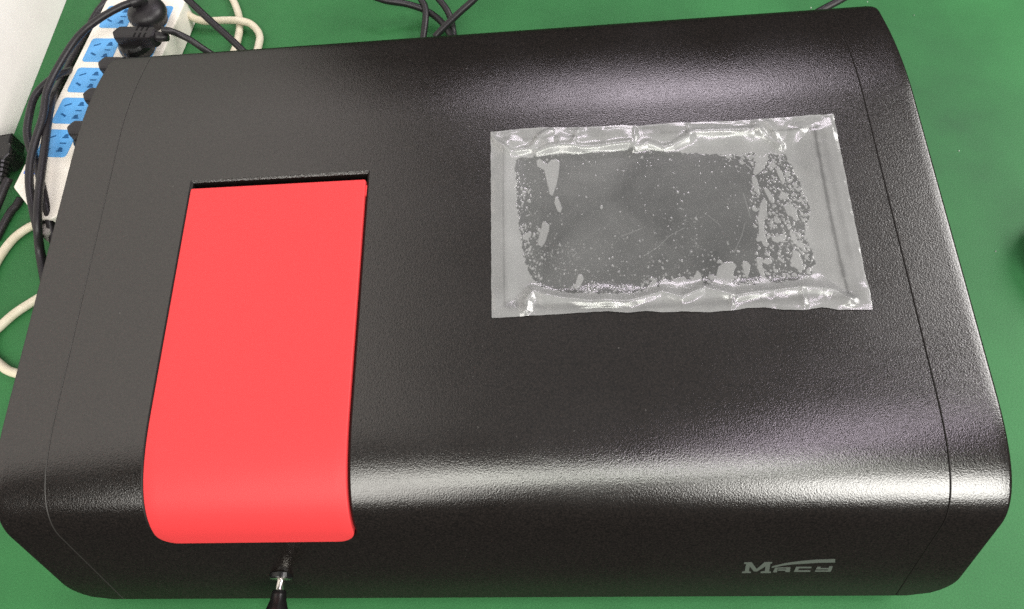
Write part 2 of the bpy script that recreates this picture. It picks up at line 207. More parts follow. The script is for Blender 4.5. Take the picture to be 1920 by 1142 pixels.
rc = ramp(M_cord, noise(M_cord, 60, 3).outputs['Fac'], [(.3, (.60, .54, .40, 1)), (.7, (.70, .64, .51, 1))]); L(M_cord, rc.outputs[0], M_cord.node_tree.nodes['Principled BSDF'].inputs['Base Color'])
M_strip = mat('cream_plastic', (.80, .76, .68), .35, .4)
rc = ramp(M_strip, noise(M_strip, 40, 4).outputs['Fac'], [(.3, (.80, .75, .66, 1)), (.7, (.87, .83, .75, 1))]); L(M_strip, rc.outputs[0], M_strip.node_tree.nodes['Principled BSDF'].inputs['Base Color'])
M_blue = mat('sky_blue_plastic', (.115, .385, .76), .4, .4)
M_slot = mat('deep_blue_slot', (.015, .10, .26), .6, .3)
M_switch = mat('blue_switch', (.10, .20, .62), .3, .5)
M_grey = mat('grey_plastic', (.38, .36, .33), .5, .4)

M_mat = mat('green_rubber_mat', (.05, .2, .07), .5, .25)
p = M_mat.node_tree.nodes['Principled BSDF']
r1 = ramp(M_mat, noise(M_mat, 7, 5, .6).outputs['Fac'], [(.30, (0.026, 0.124, 0.039, 1)), (.70, (0.037, 0.176, 0.055, 1))])
mx = N(M_mat, 'ShaderNodeMix', data_type='RGBA', blend_type='MULTIPLY'); mx.inputs[0].default_value = 1
r2 = ramp(M_mat, noise(M_mat, 900, 2).outputs['Fac'], [(.3, (.86, .86, .86, 1)), (.7, (1.1, 1.1, 1.1, 1))])
L(M_mat, r1.outputs[0], mx.inputs[6]); L(M_mat, r2.outputs[0], mx.inputs[7])
# a worn, dirty patch to the right of the instrument
tc = N(M_mat, 'ShaderNodeTexCoord'); mp = N(M_mat, 'ShaderNodeMapping'); mp.inputs['Location'].default_value = (-.415 * 9, -.40 * 5, 0); mp.inputs['Scale'].default_value = (9, 5, 1)
L(M_mat, tc.outputs['Object'], mp.inputs[0]); gr = N(M_mat, 'ShaderNodeTexGradient', gradient_type='SPHERICAL'); L(M_mat, mp.outputs[0], gr.inputs[0])
mm = N(M_mat, 'ShaderNodeMath', operation='MULTIPLY'); L(M_mat, gr.outputs['Fac'], mm.inputs[0]); L(M_mat, noise(M_mat, 22, 6, .7).outputs['Fac'], mm.inputs[1])
m2 = N(M_mat, 'ShaderNodeMix', data_type='RGBA'); L(M_mat, mm.outputs[0], m2.inputs[0]); L(M_mat, mx.outputs[2], m2.inputs[6]); m2.inputs[7].default_value = (.025, .07, .035, 1)
L(M_mat, m2.outputs[2], p.inputs['Base Color'])
bump(M_mat, noise(M_mat, 700, 3).outputs['Fac'], .25, .0006)

M_wall = mat('white_wall_paint', (.82, .79, .77), .7, .3)
rw = ramp(M_wall, noise(M_wall, 9, 6, .65).outputs['Fac'], [(.28, (.79, .75, .715, 1)), (.6, (.86, .82, .785, 1))])
sc = noise(M_wall, 38, 5, .6, 1.2); rs = ramp(M_wall, sc.outputs['Fac'], [(.695, (0, 0, 0, 1)), (.76, (1, 1, 1, 1))])
mxw = N(M_wall, 'ShaderNodeMix', data_type='RGBA'); L(M_wall, rs.outputs[0], mxw.inputs[0]); L(M_wall, rw.outputs[0], mxw.inputs[6]); mxw.inputs[7].default_value = (.33, .31, .30, 1)
L(M_wall, mxw.outputs[2], M_wall.node_tree.nodes['Principled BSDF'].inputs['Base Color'])
bump(M_wall, noise(M_wall, 60, 4).outputs['Fac'], .12, .002)
M_lint = mat('lint', (.6, .62, .58), .9, .1)
M_rubber = mat('black_rubber', (.006, .006, .006), .75, .2)

# ------------------------------------------------------------------ setting
g = 8
tag(mesh('tabletop', [(-.506, -.024, 0), (1.6, -.024, 0), (1.6, 1.6, 0), (-.506, 1.6, 0), (-.506, -.024, -.03), (1.6, -.024, -.03), (1.6, 1.6, -.03), (-.506, 1.6, -.03)],
     [(0, 1, 2, 3), (4, 7, 6, 5), (0, 4, 5, 1), (1, 5, 6, 2), (2, 6, 7, 3), (3, 7, 4, 0)], M_mat), kind='structure')
wb = bmesh.new(); prism(wb, [(-.62, -.06), (-.5063, -.06), (-.5063, 1.6), (-.62, 1.6)], -.03, 2.2, .004)
wl = from_bm('wall', wb, M_wall); tag(wl, 'white painted wall rising at the left edge of the green table mat', 'wall')

sb = bmesh.new()
for _ in range(26):
    x, y = rng.uniform(.28, .5), rng.uniform(-.05, .6)
    if rng.random() < .45: x, y = rng.uniform(-.5, .5), rng.uniform(.42, .75)
    a = rng.uniform(0, 6.28); l = rng.uniform(.0004, .0014) * (1 if rng.random() < .8 else 1.6); t = .00035
    c, s = math.cos(a) * l, math.sin(a) * l; cx, sx = -math.sin(a) * t, math.cos(a) * t
    v = [sb.verts.new(q) for q in ((x - c, y - s, .0003), (x + cx, y + sx, .0012), (x + c, y + s, .0003), (x - cx, y - sx, .0003))]
    sb.faces.new((v[0], v[3], v[1])); sb.faces.new((v[1], v[3], v[2])); sb.faces.new((v[0], v[1], v[2]))
tag(from_bm('lint_specks', sb, M_lint), 'pale specks of lint scattered over the green mat', 'lint', kind='stuff')

# ------------------------------------------------------------------ the instrument
XL, XR, XO = -.2650, .2665, .3000
F3 = np.array([0.0, .012]); F2 = np.array([.0272, .101]); P0 = np.array([.095, .13944]); TD = np.array([.9961, .0888]); TD = TD / np.linalg.norm(TD)
F1 = np.array([.08918, .13892])
Cc = np.array([.037, .1343]); P1 = P0 + .7 * (Cc - P0); P2 = F2 + .7 * (Cc - F2)
def bez(a, b, c, d, n):
    t = np.linspace(0, 1, n)[:, None]; return (1 - t) ** 3 * a + 3 * t * (1 - t) ** 2 * b + 3 * t * t * (1 - t) * c + t ** 3 * d
pp = [np.linspace(F3, F2, 30, endpoint=False), bez(F2, P2, P1, P0, 60)]
B0 = P0 + TD * ((.300 - .095) / TD[0]); R1 = np.array([.386, .1512])
Bc = P0 + TD * ((.3345 - .095) / TD[0]); RD = (R1 - Bc) / np.linalg.norm(R1 - Bc)
B1 = Bc + RD * .036
pp += [np.linspace(P0, B0, 80)[1:], bez(B0, B0 + (Bc - B0) * .6, B1 + (Bc - B1) * .6, B1, 30)[1:]]
RW = .4015                                             # rear wall
E0 = R1; Ec = R1 + RD * ((RW - R1[0]) / RD[0]); E1 = np.array([RW, Ec[1] - .016])
pp += [np.linspace(B1, E0, 8)[1:], bez(E0, E0 + (Ec - E0) * .6, E1 + (Ec - E1) * .6, E1, 12)[1:], np.linspace(E1, [RW, .012], 20)[1:]]
PROF = np.concatenate(pp); SEG = np.linalg.norm(np.diff(PROF, axis=0), axis=1); U = np.concatenate([[0], np.cumsum(SEG)]); UMAX = U[-1]
TANG = np.gradient(PROF, U, axis=0); TANG /= np.linalg.norm(TANG, axis=1)[:, None]
NORM = np.stack([-TANG[:, 1], TANG[:, 0]], 1)
iT = np.argmin(np.abs(PROF[:, 0] - .15) + (PROF[:, 1] < .1))
U_S0 = U[iT] - ((PROF[iT] - F1) @ TD)                  # U = U_S0 + s on the straight top
def surf(x, u, h=0.0):
    y = np.interp(u, U, PROF[:, 0]); z = np.interp(u, U, PROF[:, 1]); ny = np.interp(u, U, NORM[:, 0]); nz = np.interp(u, U, NORM[:, 1])
    l = math.hypot(ny, nz); return (x, y + h * ny / l, z + h * nz / l)
def u_at_front_z(z): return U[np.argmin(np.abs(PROF[:60, 1] - z))]

inst = empty('spectrophotometer', (0, .2, 0))
tag(inst, 'large black powder coated lab spectrophotometer with red lid and film covered screen', 'lab instrument')
INV = Matrix.Translation((0, -.2, 0))
def under(o, parent=inst):
    o.parent = parent; o.matrix_parent_inverse = INV if parent is inst else Matrix(); return o

OP = dict(x0=-.2034, x1=-.0729, u0=u_at_front_z(.0933), u1=U_S0 + .1735, rb=.0125, rt=.0008)     # lid opening
RC = dict(x0=.0207, x1=.2305, u0=U_S0 + .0676, u1=U_S0 + .1900, rb=.0012, rt=.0012)             # screen recess
def inset(d, u):
    if u < d['u0'] + d['rb']: t = d['rb'] - max(u - d['u0'], 0); return d['rb'] - math.sqrt(max(d['rb'] ** 2 - t * t, 0))
    if u > d['u1'] - d['rt']: t = d['rt'] - max(d['u1'] - u, 0); return d['rt'] - math.sqrt(max(d['rt'] ** 2 - t * t, 0))
    return 0.0
def rows_for(ds, u0, u1, step=.004):
    us = set(np.round(np.arange(u0, u1, step), 6)) | {round(u0, 6), round(u1, 6)}
    for a, b in ((U[28], U[92]),): us |= set(np.round(np.arange(max(a, u0), min(b, u1), .0016), 6))
    sp = set()
    for d in ds:
        for k in range(9):
            a = math.sin(math.pi / 2 * k / 8)
            sp.add(round(d['u0'] + d['rb'] * (1 - a), 6)); sp.add(round(d['u1'] - d['rt'] * (1 - a), 6))
    sp = {s for s in sp if u0 <= s <= u1}
    us = {u for u in us if all(abs(u - s) > .0005 for s in sp) or u in (round(u0, 6), round(u1, 6))} | sp
    return sorted(us)
def wall_rings(contour, prof, flip=False):
    """contour: (x,u) loop; prof: (offset to the loop's inside, height); returns verts, faces"""
    n = len(contour); c = np.array(contour); cen = c.mean(0)
    d = np.roll(c, -1, 0) - np.roll(c, 1, 0); d /= np.linalg.norm(d, axis=1)[:, None] + 1e-12
    nin = np.stack([-d[:, 1], d[:, 0]], 1)             # loop is counter-clockwise: left is inside
    vs, fs = [], []
    for off, h in prof:
        for i in range(n): vs.append(surf(c[i, 0] + nin[i, 0] * off, c[i, 1] + nin[i, 1] * off, h))
    for k in range(len(prof) - 1):
        for i in range(n):
            j = (i + 1) % n; q = (k * n + i, k * n + j, (k + 1) * n + j, (k + 1) * n + i)
            fs.append(q[::-1] if flip else q)
    return vs, fs
def contour_of(d, us):
    r = [u for u in us if d['u0'] - 1e-6 <= u <= d['u1'] + 1e-6]
    left = [(d['x0'] + inset(d, u), u) for u in r]; right = [(d['x1'] - inset(d, u), u) for u in r]
    nb = 24; bot = [(left[0][0] + (right[0][0] - left[0][0]) * k / nb, r[0]) for k in range(1, nb)]
    top = [(right[-1][0] + (left[-1][0] - right[-1][0]) * k / nb, r[-1]) for k in range(1, nb)]
    return bot + right + top + left[::-1]

# body shell with the two openings
us = rows_for([OP, RC], 0.0, UMAX)
V, F = [], []
segs = [7, 14, 10, 20, 5]
def breaks(u):
    ou = min(max(u, OP['u0']), OP['u1']); ru = min(max(u, RC['u0']), RC['u1'])
    a = OP['x0'] + inset(OP, ou); b = OP['x1'] - inset(OP, ou); c = RC['x0'] + inset(RC, ru); d = RC['x1'] - inset(RC, ru)
    return [XL + .0004, a, b, c, d, XR - .0004]
for u in us:
    br = breaks(u); xs = [br[0]]
    for k, n in enumerate(segs): xs += [br[k] + (br[k + 1] - br[k]) * (i + 1) / n for i in range(n)]
    V += [surf(x, u) for x in xs]
nc = sum(segs) + 1; colseg = [k for k, n in enumerate(segs) for _ in range(n)]
for i in range(len(us) - 1):
    um = (us[i] + us[i + 1]) / 2
    for j in range(nc - 1):
        k = colseg[j]
        if k == 1 and OP['u0'] < um < OP['u1']: continue
        if k == 3 and RC['u0'] < um < RC['u1']: continue
        F.append((i * nc + j, i * nc + j + 1, (i + 1) * nc + j + 1, (i + 1) * nc + j))
body = under(mesh('body_shell', V, F, M_black, None, True))
# hole lips and seam lips, their own vertices so that the rims stay crisp
V, F = [], []
def add(vs, fs):
    b = len(V); V.extend(vs); F.extend([tuple(b + i for i in f) for f in fs])
_ct = contour_of(OP, us); _rear = [i for i, c_ in enumerate(_ct) if c_[1] > OP['u1'] - 1e-5]
add(*wall_rings(_ct, [(0, 0), (.0008, -.0004), (.0017, -.0014), (.0018, -.012)], True))
add(*wall_rings(contour_of(RC, us), [(0, 0), (.0005, -.0006), (.0006, -.0031)], True))
def seam(x, sgn, u_list):
    n = len(u_list); vs = []
    for dx, h in ((0, 0), (sgn * -.0003, -.0002), (sgn * -.0006, -.0008), (sgn * -.0006, -.004)):
        vs += [surf(x - dx, u, h) for u in u_list]
    fs = []
    for k in range(3):
        for i in range(n - 1):
            q = (k * n + i, k * n + i + 1, (k + 1) * n + i + 1, (k + 1) * n + i); fs.append(q if sgn > 0 else q[::-1])
    return vs, fs
# the shell ends a hair before the seam and rolls down into it
lip = [u for u in us]
def edge_lip(x, dirx, u_list):
    n = len(u_list); vs = []
    for dx, h in ((0, 0), (dirx * .0002, -.00008), (dirx * .0003, -.0003), (dirx * .0003, -.004)):
        vs += [surf(x + dx, u, h) for u in u_list]
    fs = []
    for k in range(3):
        for i in range(n - 1):
            q = (k * n + i, (k + 1) * n + i, (k + 1) * n + i + 1, k * n + i + 1); fs.append(q if dirx > 0 else q[::-1])
    return vs, fs
add(*edge_lip(XL + .0004, -1, us)); add(*edge_lip(XR - .0004, 1, us))
lipo = under(mesh('shell_rim', V, F, M_rim, None, False))
lipo.data.materials.append(M_black)
for i in _rear:
    for k in range(2): lipo.data.polygons[k * len(_ct) + i].material_index = 1
# base plate, inner liner behind the lid
bb = bmesh.new(); prism(bb, rrect(0, .2015, .548, .386, .012), .003, .0135, .0); under(from_bm('base_plate', bb, M_dark))
for fx, fy in ((-.24, .05), (.24, .05), (-.24, .355), (.24, .355)):
    fb = bmesh.new(); lathe(fb, [(0, 0), (.011, 0), (.012, .001), (.012, .0042), (0, .0042)], origin=(fx, fy, 0), n=20); under(from_bm('foot', fb, M_rubber))
lb = []; lf = []
lus = [u for u in us if OP['u0'] - .006 <= u <= OP['u1'] + .006]
for u in lus: lb += [surf(OP['x0'] - .004, u, -.0125), surf(OP['x1'] + .004, u, -.0125)]
for i in range(len(lus) - 1): lf.append((2 * i, 2 * i + 1, 2 * i + 3, 2 * i + 2))
under(mesh('chamber_liner', lb, lf, M_dark))

# end caps
def cap(sgn):
    x0 = XR + .0001 if sgn > 0 else XL - .00002
    cu = us; V, F = [], []; RF = .0024; nphi = 6; nx = 6
    rowlen = nx + 1 + nphi + 3
    for u in cu:
        P = surf(0, u); xo = XO
        z = P[2] - .012; rz = .024
        if z < rz and u < UMAX / 2: xo -= rz - math.sqrt(max(rz * rz - (rz - z) ** 2, 0))
        ry = .016; yy = P[1] - (RW - ry)
        if yy > 0: xo -= ry - math.sqrt(max(ry * ry - yy * yy, 0))
        pts = []
        for h, e in ((-.004, 0), (-.0003, 0), (-.00006, .00012), (0, .0003)): pts.append((abs(x0) + e, h))
        for k in range(nx + 1): pts.append((abs(x0) + .0007 + (xo - RF - abs(x0) - .0007) * k / nx, 0))
        for k in range(1, nphi + 1):
            a = math.pi / 2 * k / nphi; pts.append((xo - RF + RF * math.sin(a), -RF + RF * math.cos(a)))
        V += [surf(sgn * x, u, h) for x, h in pts]
    m = len(pts)
    for i in range(len(cu) - 1):
        for j in range(m - 1):
            q = (i * m + j, i * m + j + 1, (i + 1) * m + j + 1, (i + 1) * m + j); F.append(q if sgn > 0 else q[::-1])
    side = [i * m + m - 1 for i in range(len(cu))]; F.append(tuple(side) if sgn < 0 else tuple(side[::-1]))
    o = under(mesh('end_cap', V, F, M_black, None, True))
    o.data.polygons[-1].use_smooth = False
    o.data.materials.append(M_rim if sgn > 0 else M_seam_glint)
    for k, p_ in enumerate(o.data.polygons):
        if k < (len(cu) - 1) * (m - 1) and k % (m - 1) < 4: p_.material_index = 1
    return o
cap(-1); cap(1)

# red lid
LD = dict(x0=-.2017, x1=-.0752, u0=OP['u0'] + .0014, u1=U_S0 + .1660, rb=.0118, rt=.0014)
lus = rows_for([LD], LD['u0'], LD['u1']); H = .0012; V, F = [], []
EI = .0010
def lid_top():
    d = dict(LD); d['x0'] += EI; d['x1'] -= EI; d['u0'] += EI; d['u1'] -= EI; d['rb'] -= EI; d['rt'] = max(d['rt'] - EI, .0003); return d
LT = lid_top(); lus = rows_for([LT], LT['u0'], LT['u1']); n = 16
for u in lus:
    a = LT['x0'] + inset(LT, u); b = LT['x1'] - inset(LT, u)
    V += [surf(a + (b - a) * k / n, u, H) for k in range(n + 1)]
for i in range(len(lus) - 1):
    for j in range(n): F.append((i * (n + 1) + j, i * (n + 1) + j + 1, (i + 1) * (n + 1) + j + 1, (i + 1) * (n + 1) + j))
ct = contour_of(LT, lus)
rings = [(0, H), (-.0004, H - .0001), (-.0008, H - .0004), (-EI, H - EI), (-EI, -.006)]
vs, fs = wall_rings(ct, rings, True); add(vs, fs)
bm = bmesh.new(); me = bpy.data.meshes.new('lid'); me.from_pydata(V, [], F); bm.from_mesh(me); bpy.data.meshes.remove(me)
bmesh.ops.remove_doubles(bm, verts=bm.verts, dist=.00002); bmesh.ops.recalc_face_normals(bm, faces=bm.faces)
lid = under(from_bm('lid', bm, M_red, None, True)); lid['label'] = 'smooth red sliding sample lid with rounded lower corners'
hb = bmesh.new()
c = surf(-.0749, U_S0 + .158, -.0008); prism(hb, rrect(c[0], c[1], .0012, .0085, .0005), c[2] - .004, c[2] + .0004, .0003); under(from_bm('hinge_tab', hb, M_red))
# screen in its recess: bezel floor and the darker active area
def patch(name, x0, x1, s0, s1, h, m, nx=2, ny=2):
    vs = [surf(x0 + (x1 - x0) * i / nx, U_S0 + s0 + (s1 - s0) * j / ny, h) for j in range(ny + 1) for i in range(nx + 1)]
    fs = [(j * (nx + 1) + i, j * (nx + 1) + i + 1, (j + 1) * (nx + 1) + i + 1, (j + 1) * (nx + 1) + i) for j in range(ny) for i in range(nx)]
    return mesh(name, vs, fs, m)
scr = under(patch('screen', .0200, .2312, .0669, .1907, -.0030, M_bezel))
act = patch('display_panel', .0455, .2035, .0790, .1800, -.0028, M_screen); act.parent = scr
gk = bmesh.new()  # dark strips painted in for the shade line around the recess
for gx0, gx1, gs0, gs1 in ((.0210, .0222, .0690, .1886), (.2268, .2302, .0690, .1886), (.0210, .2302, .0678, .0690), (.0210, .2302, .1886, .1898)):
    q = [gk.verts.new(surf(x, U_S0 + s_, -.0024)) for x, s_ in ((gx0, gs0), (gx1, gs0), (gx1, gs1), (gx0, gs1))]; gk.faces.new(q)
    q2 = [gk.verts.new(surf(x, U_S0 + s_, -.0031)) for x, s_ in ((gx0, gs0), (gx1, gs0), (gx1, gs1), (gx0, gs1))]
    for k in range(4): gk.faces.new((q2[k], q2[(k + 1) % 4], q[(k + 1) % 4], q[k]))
go = from_bm('recess_shade_strip', gk, M_dark); go.parent = scr

# print on the front face
def flat_print(name, pts, h, m, parent):
    b = bmesh.new(); lo = [b.verts.new(surf(x, t, .00005)) for x, t in pts]; hi = [b.verts.new(surf(x, t, h)) for x, t in pts]; n = len(pts)
    b.faces.new(hi)
    for i in range(n): b.faces.new((lo[i], lo[(i + 1) % n], hi[(i + 1) % n], hi[i]))
    bmesh.ops.triangulate(b, faces=[f for f in b.faces if len(f.verts) > 4]); bmesh.ops.recalc_face_normals(b, faces=b.faces)
    o = from_bm(name, b, m); o.parent = parent; return o
logo = bpy.data.objects.new('logo', None); COL.objects.link(logo); under(logo)
for nm, pts in LOGO: flat_print(nm, pts, .0003, M_logo, logo)

# sample pull rod at the front
KX, KZ = -.1382, .0465
kb = bmesh.new(); lathe(kb, [(0, -.02), (.0026, -.02), (.0026, .030), (0, .030)], axis=(0, -1, 0), origin=(KX, .012, KZ), n=24)
rod = under(from_bm('pull_rod', kb, M_steel, None, True))
wb = bmesh.new(); lathe(wb, [(.0028, 0), (.0074, 0), (.0078, .0006), (.0078, .0032), (.0074, .0038), (.0028, .0038)], axis=(0, -1, 0), origin=(KX, .0125, KZ), n=40)
o = from_bm('washer', wb, M_knob); o.parent = rod
wb = bmesh.new(); lathe(wb, [(.0028, .0001), (.0068, .0001), (.0069, .0004), (.0028, .0006)], axis=(0, -1, 0), origin=(KX, .0125 - .0038, KZ), n=40)
o = from_bm('washer_face', wb, M_steel); o.parent = rod
kb = bmesh.new(); lathe(kb, [(.0027, 0), (.0040, 0), (.0046, .0008), (.0049, .003), (.0053, .006), (.0066, .010), (.0082, .014), (.0090, .019), (.0088, .026), (.0075, .029), (0, .030)], axis=(0, -1, 0), origin=(KX, .0016, KZ), n=32)
o = from_bm('knob', kb, M_knob, None, True); o.parent = rod

# ------------------------------------------------------------------ protective film over the screen
def build_film():
    NX, NY = 900, 530
    fb = np.array(FILM_BOTTOM); ft = np.array(FILM_TOP)
    bl, br, tr, tl = [np.array(q) for q in FILM_QUAD]
    a = np.linspace(0, 1, NX)[None, :].repeat(NY, 0); b = np.linspace(0, 1, NY)[:, None].repeat(NX, 1)
    # plan position: bilinear quad, lower and upper edges slightly wavy
    X = (bl[0] * (1 - a) + br[0] * a) * (1 - b) + (tl[0] * (1 - a) + tr[0] * a) * b
    sb_ = np.interp(X, fb[:, 0], fb[:, 1]); st_ = np.interp(X, ft[:, 0], ft[:, 1])
    jag = lambda n, k: np.convolve(rng.normal(size=n + 2 * k), np.ones(k) / k, 'same')[k:-k]
    sb_ = sb_ + (jag(NX, 25) * .0004)[None, :]; st_ = st_ + (jag(NX, 25) * .0004)[None, :]
    Sx = sb_ * (1 - b) + st_ * b
    X = X + (jag(NY, 20) * .0005)[:, None] * (np.abs(a - .5) * 2) ** 8
    # smooth random fields
    def field(sc):
        nx, ny = max(int(.235 / sc), 2), max(int(.145 / sc), 2); g = rng.normal(size=(ny + 3, nx + 3))
        fx = a * nx; fy = b * ny; ix = fx.astype(int); iy = fy.astype(int); tx = fx - ix; ty = fy - iy; tx = tx * tx * (3 - 2 * tx); ty = ty * ty * (3 - 2 * ty)
        return (g[iy, ix] * (1 - tx) + g[iy, ix + 1] * tx) * (1 - ty) + (g[iy + 1, ix] * (1 - tx) + g[iy + 1, ix + 1] * tx) * ty
    def inpoly(pts, x, y):
        r = np.zeros(x.shape, bool); n = len(pts)
        for i in range(n):
            (x1, y1), (x2, y2) = pts[i], pts[(i + 1) % n]
            if y1 == y2: continue
            r ^= ((y1 > y) != (y2 > y)) & (x < (x2 - x1) * (y - y1) / (y2 - y1) + x1)
        return r
    def dseg(pts, closed=False):
        d = np.full(X.shape, 9.); m = len(pts)
        for i in range(m if closed else m - 1):
            p = np.array(pts[i]); q = np.array(pts[(i + 1) % m]); e = q - p; l2 = max(e @ e, 1e-12)
            t = np.clip(((X - p[0]) * e[0] + (Sx - p[1]) * e[1]) / l2, 0, 1)
            d = np.minimum(d, np.hypot(X - p[0] - t * e[0], Sx - p[1] - t * e[1]))
        return d
    f1, f2, f3 = field(.004), field(.0016), field(.0009)
    wx = X + f1 * .0004 + f2 * .00045 + f3 * .0003; wy = Sx + field(.004) * .0004 + field(.0016) * .00045 + field(.0009) * .0003
    inside = inpoly(CONTACT, wx, wy)
    dedge = dseg(CONTACT, True)
    air = ~inside                                           # True where the film holds air off the glass
    wx2 = X + f1 * .00012; wy2 = Sx + f2 * .0001
    for bpts in BUBBLES: air |= inpoly(bpts, wx2, wy2)
    gx0, gx1 = X.min(), X.max(); gy0, gy1 = Sx.min(), Sx.max()
    cut_x = .184                                            # right of this the film is full of bubbles
    def ell(cx, cy, rx, ry, ang):
        i0 = int((cx - .012 - gx0) / (gx1 - gx0) * NX); i1 = int((cx + .012 - gx0) / (gx1 - gx0) * NX) + 1
        j0 = int((cy - .012 - gy0) / (gy1 - gy0) * NY) - 8; j1 = int((cy + .012 - gy0) / (gy1 - gy0) * NY) + 9
        i0, j0 = max(i0, 0), max(j0, 0); sl = (slice(j0, j1), slice(i0, i1))
        dx = wx2[sl] - cx; dy = wy2[sl] - cy; c, s = math.cos(ang), math.sin(ang)
        k = ((dx * c + dy * s) / rx) ** 2 + ((-dx * s + dy * c) / ry) ** 2
        air[sl] |= k < 1
    placed = 0
    de = lambda x, y: dedge[min(max(int((y - gy0) / (gy1 - gy0) * NY), 0), NY - 1), min(max(int((x - gx0) / (gx1 - gx0) * NX), 0), NX - 1)]
    for _ in range(15000):
        x = rng.uniform(.02, .23); y = rng.uniform(.065, .185)
        d = de(x, y); right = x > cut_x - .004 * rng.random() + (.006 if y > .15 else 0)
        low = y < .100
        if right:
            if rng.random() < .55: continue
            r = .00048 * math.exp(rng.normal() * .5) ; r = min(r, .0022)
        elif d < .009 and not (y > .165 and x < .17):
            if rng.random() < (.50 if d < .004 else .80): continue
            r = .00046 * math.exp(rng.normal() * .5); r = min(r, .0017)
        elif x < .060 or low:
            if rng.random() < .90: continue
            r = .00034 * math.exp(rng.normal() * .45)
        else:
            if rng.random() < .975: continue
            r = .00030 * math.exp(rng.normal() * .45)
        ell(x, y, r * rng.uniform(.7, 1.0), r * rng.uniform(.9, 1.5), rng.uniform(-.7, .7))
    for cx, cy, n_, sp in ((.060, .1035, 70, .006), (.135, .125, 60, .012), (.117, .172, 25, .004), (.145, .105, 40, .008), (.1, .1, 40, .02)):
        for _ in range(n_): ell(cx + rng.normal() * sp, cy + rng.normal() * sp * .8, .00022 * math.exp(rng.normal() * .4), .00032 * math.exp(rng.normal() * .4), .6)
    m_ = len(CONTACT)
    for _ in range(46):                                     # frosted clusters along the rim of the wetted area, few at the top
        k = rng.integers(m_); p = np.array(CONTACT[k]); q = np.array(CONTACT[(k + 1) % m_]); c_ = p + (q - p) * rng.random()
        if c_[1] > .166 and c_[0] < .18: continue
        c_ = c_ + (np.array([.12, .12]) - c_) * rng.uniform(.0, .10)
        for _ in range(rng.integers(8, 26)):
            r = .00045 * math.exp(rng.normal() * .45); ell(c_[0] + rng.normal() * .0028, c_[1] + rng.normal() * .0034, r * rng.uniform(.6, 1), r * rng.uniform(.9, 1.7), rng.uniform(-.8, .8))
    haze = air.astype(float)
    hz = haze.copy()
    for ln, wd, am in WETLINES:                             # narrow lines where the film lies tight on the rim and turns clear
        haze *= 1 - am * np.exp(-(dseg(ln) / (wd * (1 + .25 * f1.clip(-1, 1)))) ** 2)
    haze *= np.clip(1 + field(.022) * .07 + field(.008) * .03, .7, 1.2)
    haze *= 1 - .15 * ((X < RC['x0']) | (X > RC['x1']) | (Sx < .0676) | (Sx > .19)); hz = haze.copy()
    for dy, dx in ((0, 1), (1, 0), (0, -1), (-1, 0)): hz = hz + np.roll(np.roll(haze, dy, 0), dx, 1)
    haze = hz / 5
    scratch = np.zeros(X.shape)
    for sp in SCRATCHES: scratch = np.maximum(scratch, np.exp(-(dseg(sp) / .0002) ** 2) * .3)
    # ---- height above the top of the instrument
    e = np.minimum.reduce([X - RC['x0'], RC['x1'] - X, Sx - .0676, .1900 - Sx])      # inside the recess > 0
    w_ = np.clip((e + .001) / .017, 0, 1); w_ = w_ * w_ * (3 - 2 * w_)
    h = .0006 + (-.0022 - .0006) * w_
    din = np.where(inside, 0, dedge); h += np.where(inside, 0, .0004 * np.clip(din / .010, 0, 1) * w_)
    h += haze * inside * .00012
    loose = np.clip(1 - w_, 0, 1)
    ed = np.minimum.reduce([(X - gx0), (gx1 - X), Sx - sb_, st_ - Sx])
    hor = np.minimum(Sx - sb_, st_ - Sx)
    wr = np.exp(-((hor - .011) / .010) ** 2)
    h += wr * (field(.014) * .0007 + field(.008) * .00016 + np.abs(field(.012)) * .0005)
    h += (1 - wr) * loose * np.abs(field(.02)) * .00012
    h += (1 - inside) * field(.015) * .00006
    for k, rd in enumerate(RIDGES):
        d = dseg(rd); wdt, amp = ((.0034, .0022), (.0026, .0018), (.0032, .0021), (.0024, .0016), (.0022, .0015))[k] if k < 5 else ((.0015, .0006) if k < 10 else (.0022, .0001))
        h += amp * np.exp(-np.abs(d / wdt) ** 1.8)
    h = np.maximum(h, .00025 - .00295 * np.clip(e / .004, 0, 1))
    lim = np.clip(ed / .003, 0, 1); h = h * lim + (.0004 + np.abs(field(.012)) * .0004) * (1 - lim)
    u = U_S0 + Sx
    yy = np.interp(u, U, PROF[:, 0]); zz = np.interp(u, U, PROF[:, 1]); ny = np.interp(u, U, NORM[:, 0]); nz = np.interp(u, U, NORM[:, 1])
    co = np.stack([X, yy + h * ny, zz + h * nz], -1).reshape(-1, 3)
    idx = np.arange(NX * NY).reshape(NY, NX)
    q = np.stack([idx[:-1, :-1], idx[:-1, 1:], idx[1:, 1:], idx[1:, :-1]], -1).reshape(-1, 4)
    me = bpy.data.meshes.new('protective_film')
    me.vertices.add(len(co)); me.vertices.foreach_set('co', co.ravel())
    me.loops.add(q.size); me.loops.foreach_set('vertex_index', q.ravel())
    me.polygons.add(len(q)); me.polygons.foreach_set('loop_start', np.arange(0, q.size, 4)); me.polygons.foreach_set('loop_total', np.full(len(q), 4))
    me.polygons.foreach_set('use_smooth', np.ones(len(q), bool))
    me.update(calc_edges=True); me.validate()
    at = me.attributes.new('air_gap', 'FLOAT', 'POINT'); at.data.foreach_set('value', haze.ravel().astype(np.float32))
    at = me.attributes.new('scratch', 'FLOAT', 'POINT'); at.data.foreach_set('value', scratch.ravel().astype(np.float32))
    return me
M_film = bpy.data.materials.new('clear_film'); M_film.use_nodes = True
nt = M_film.node_tree; nt.nodes.clear()
out = nt.nodes.new('ShaderNodeOutputMaterial')
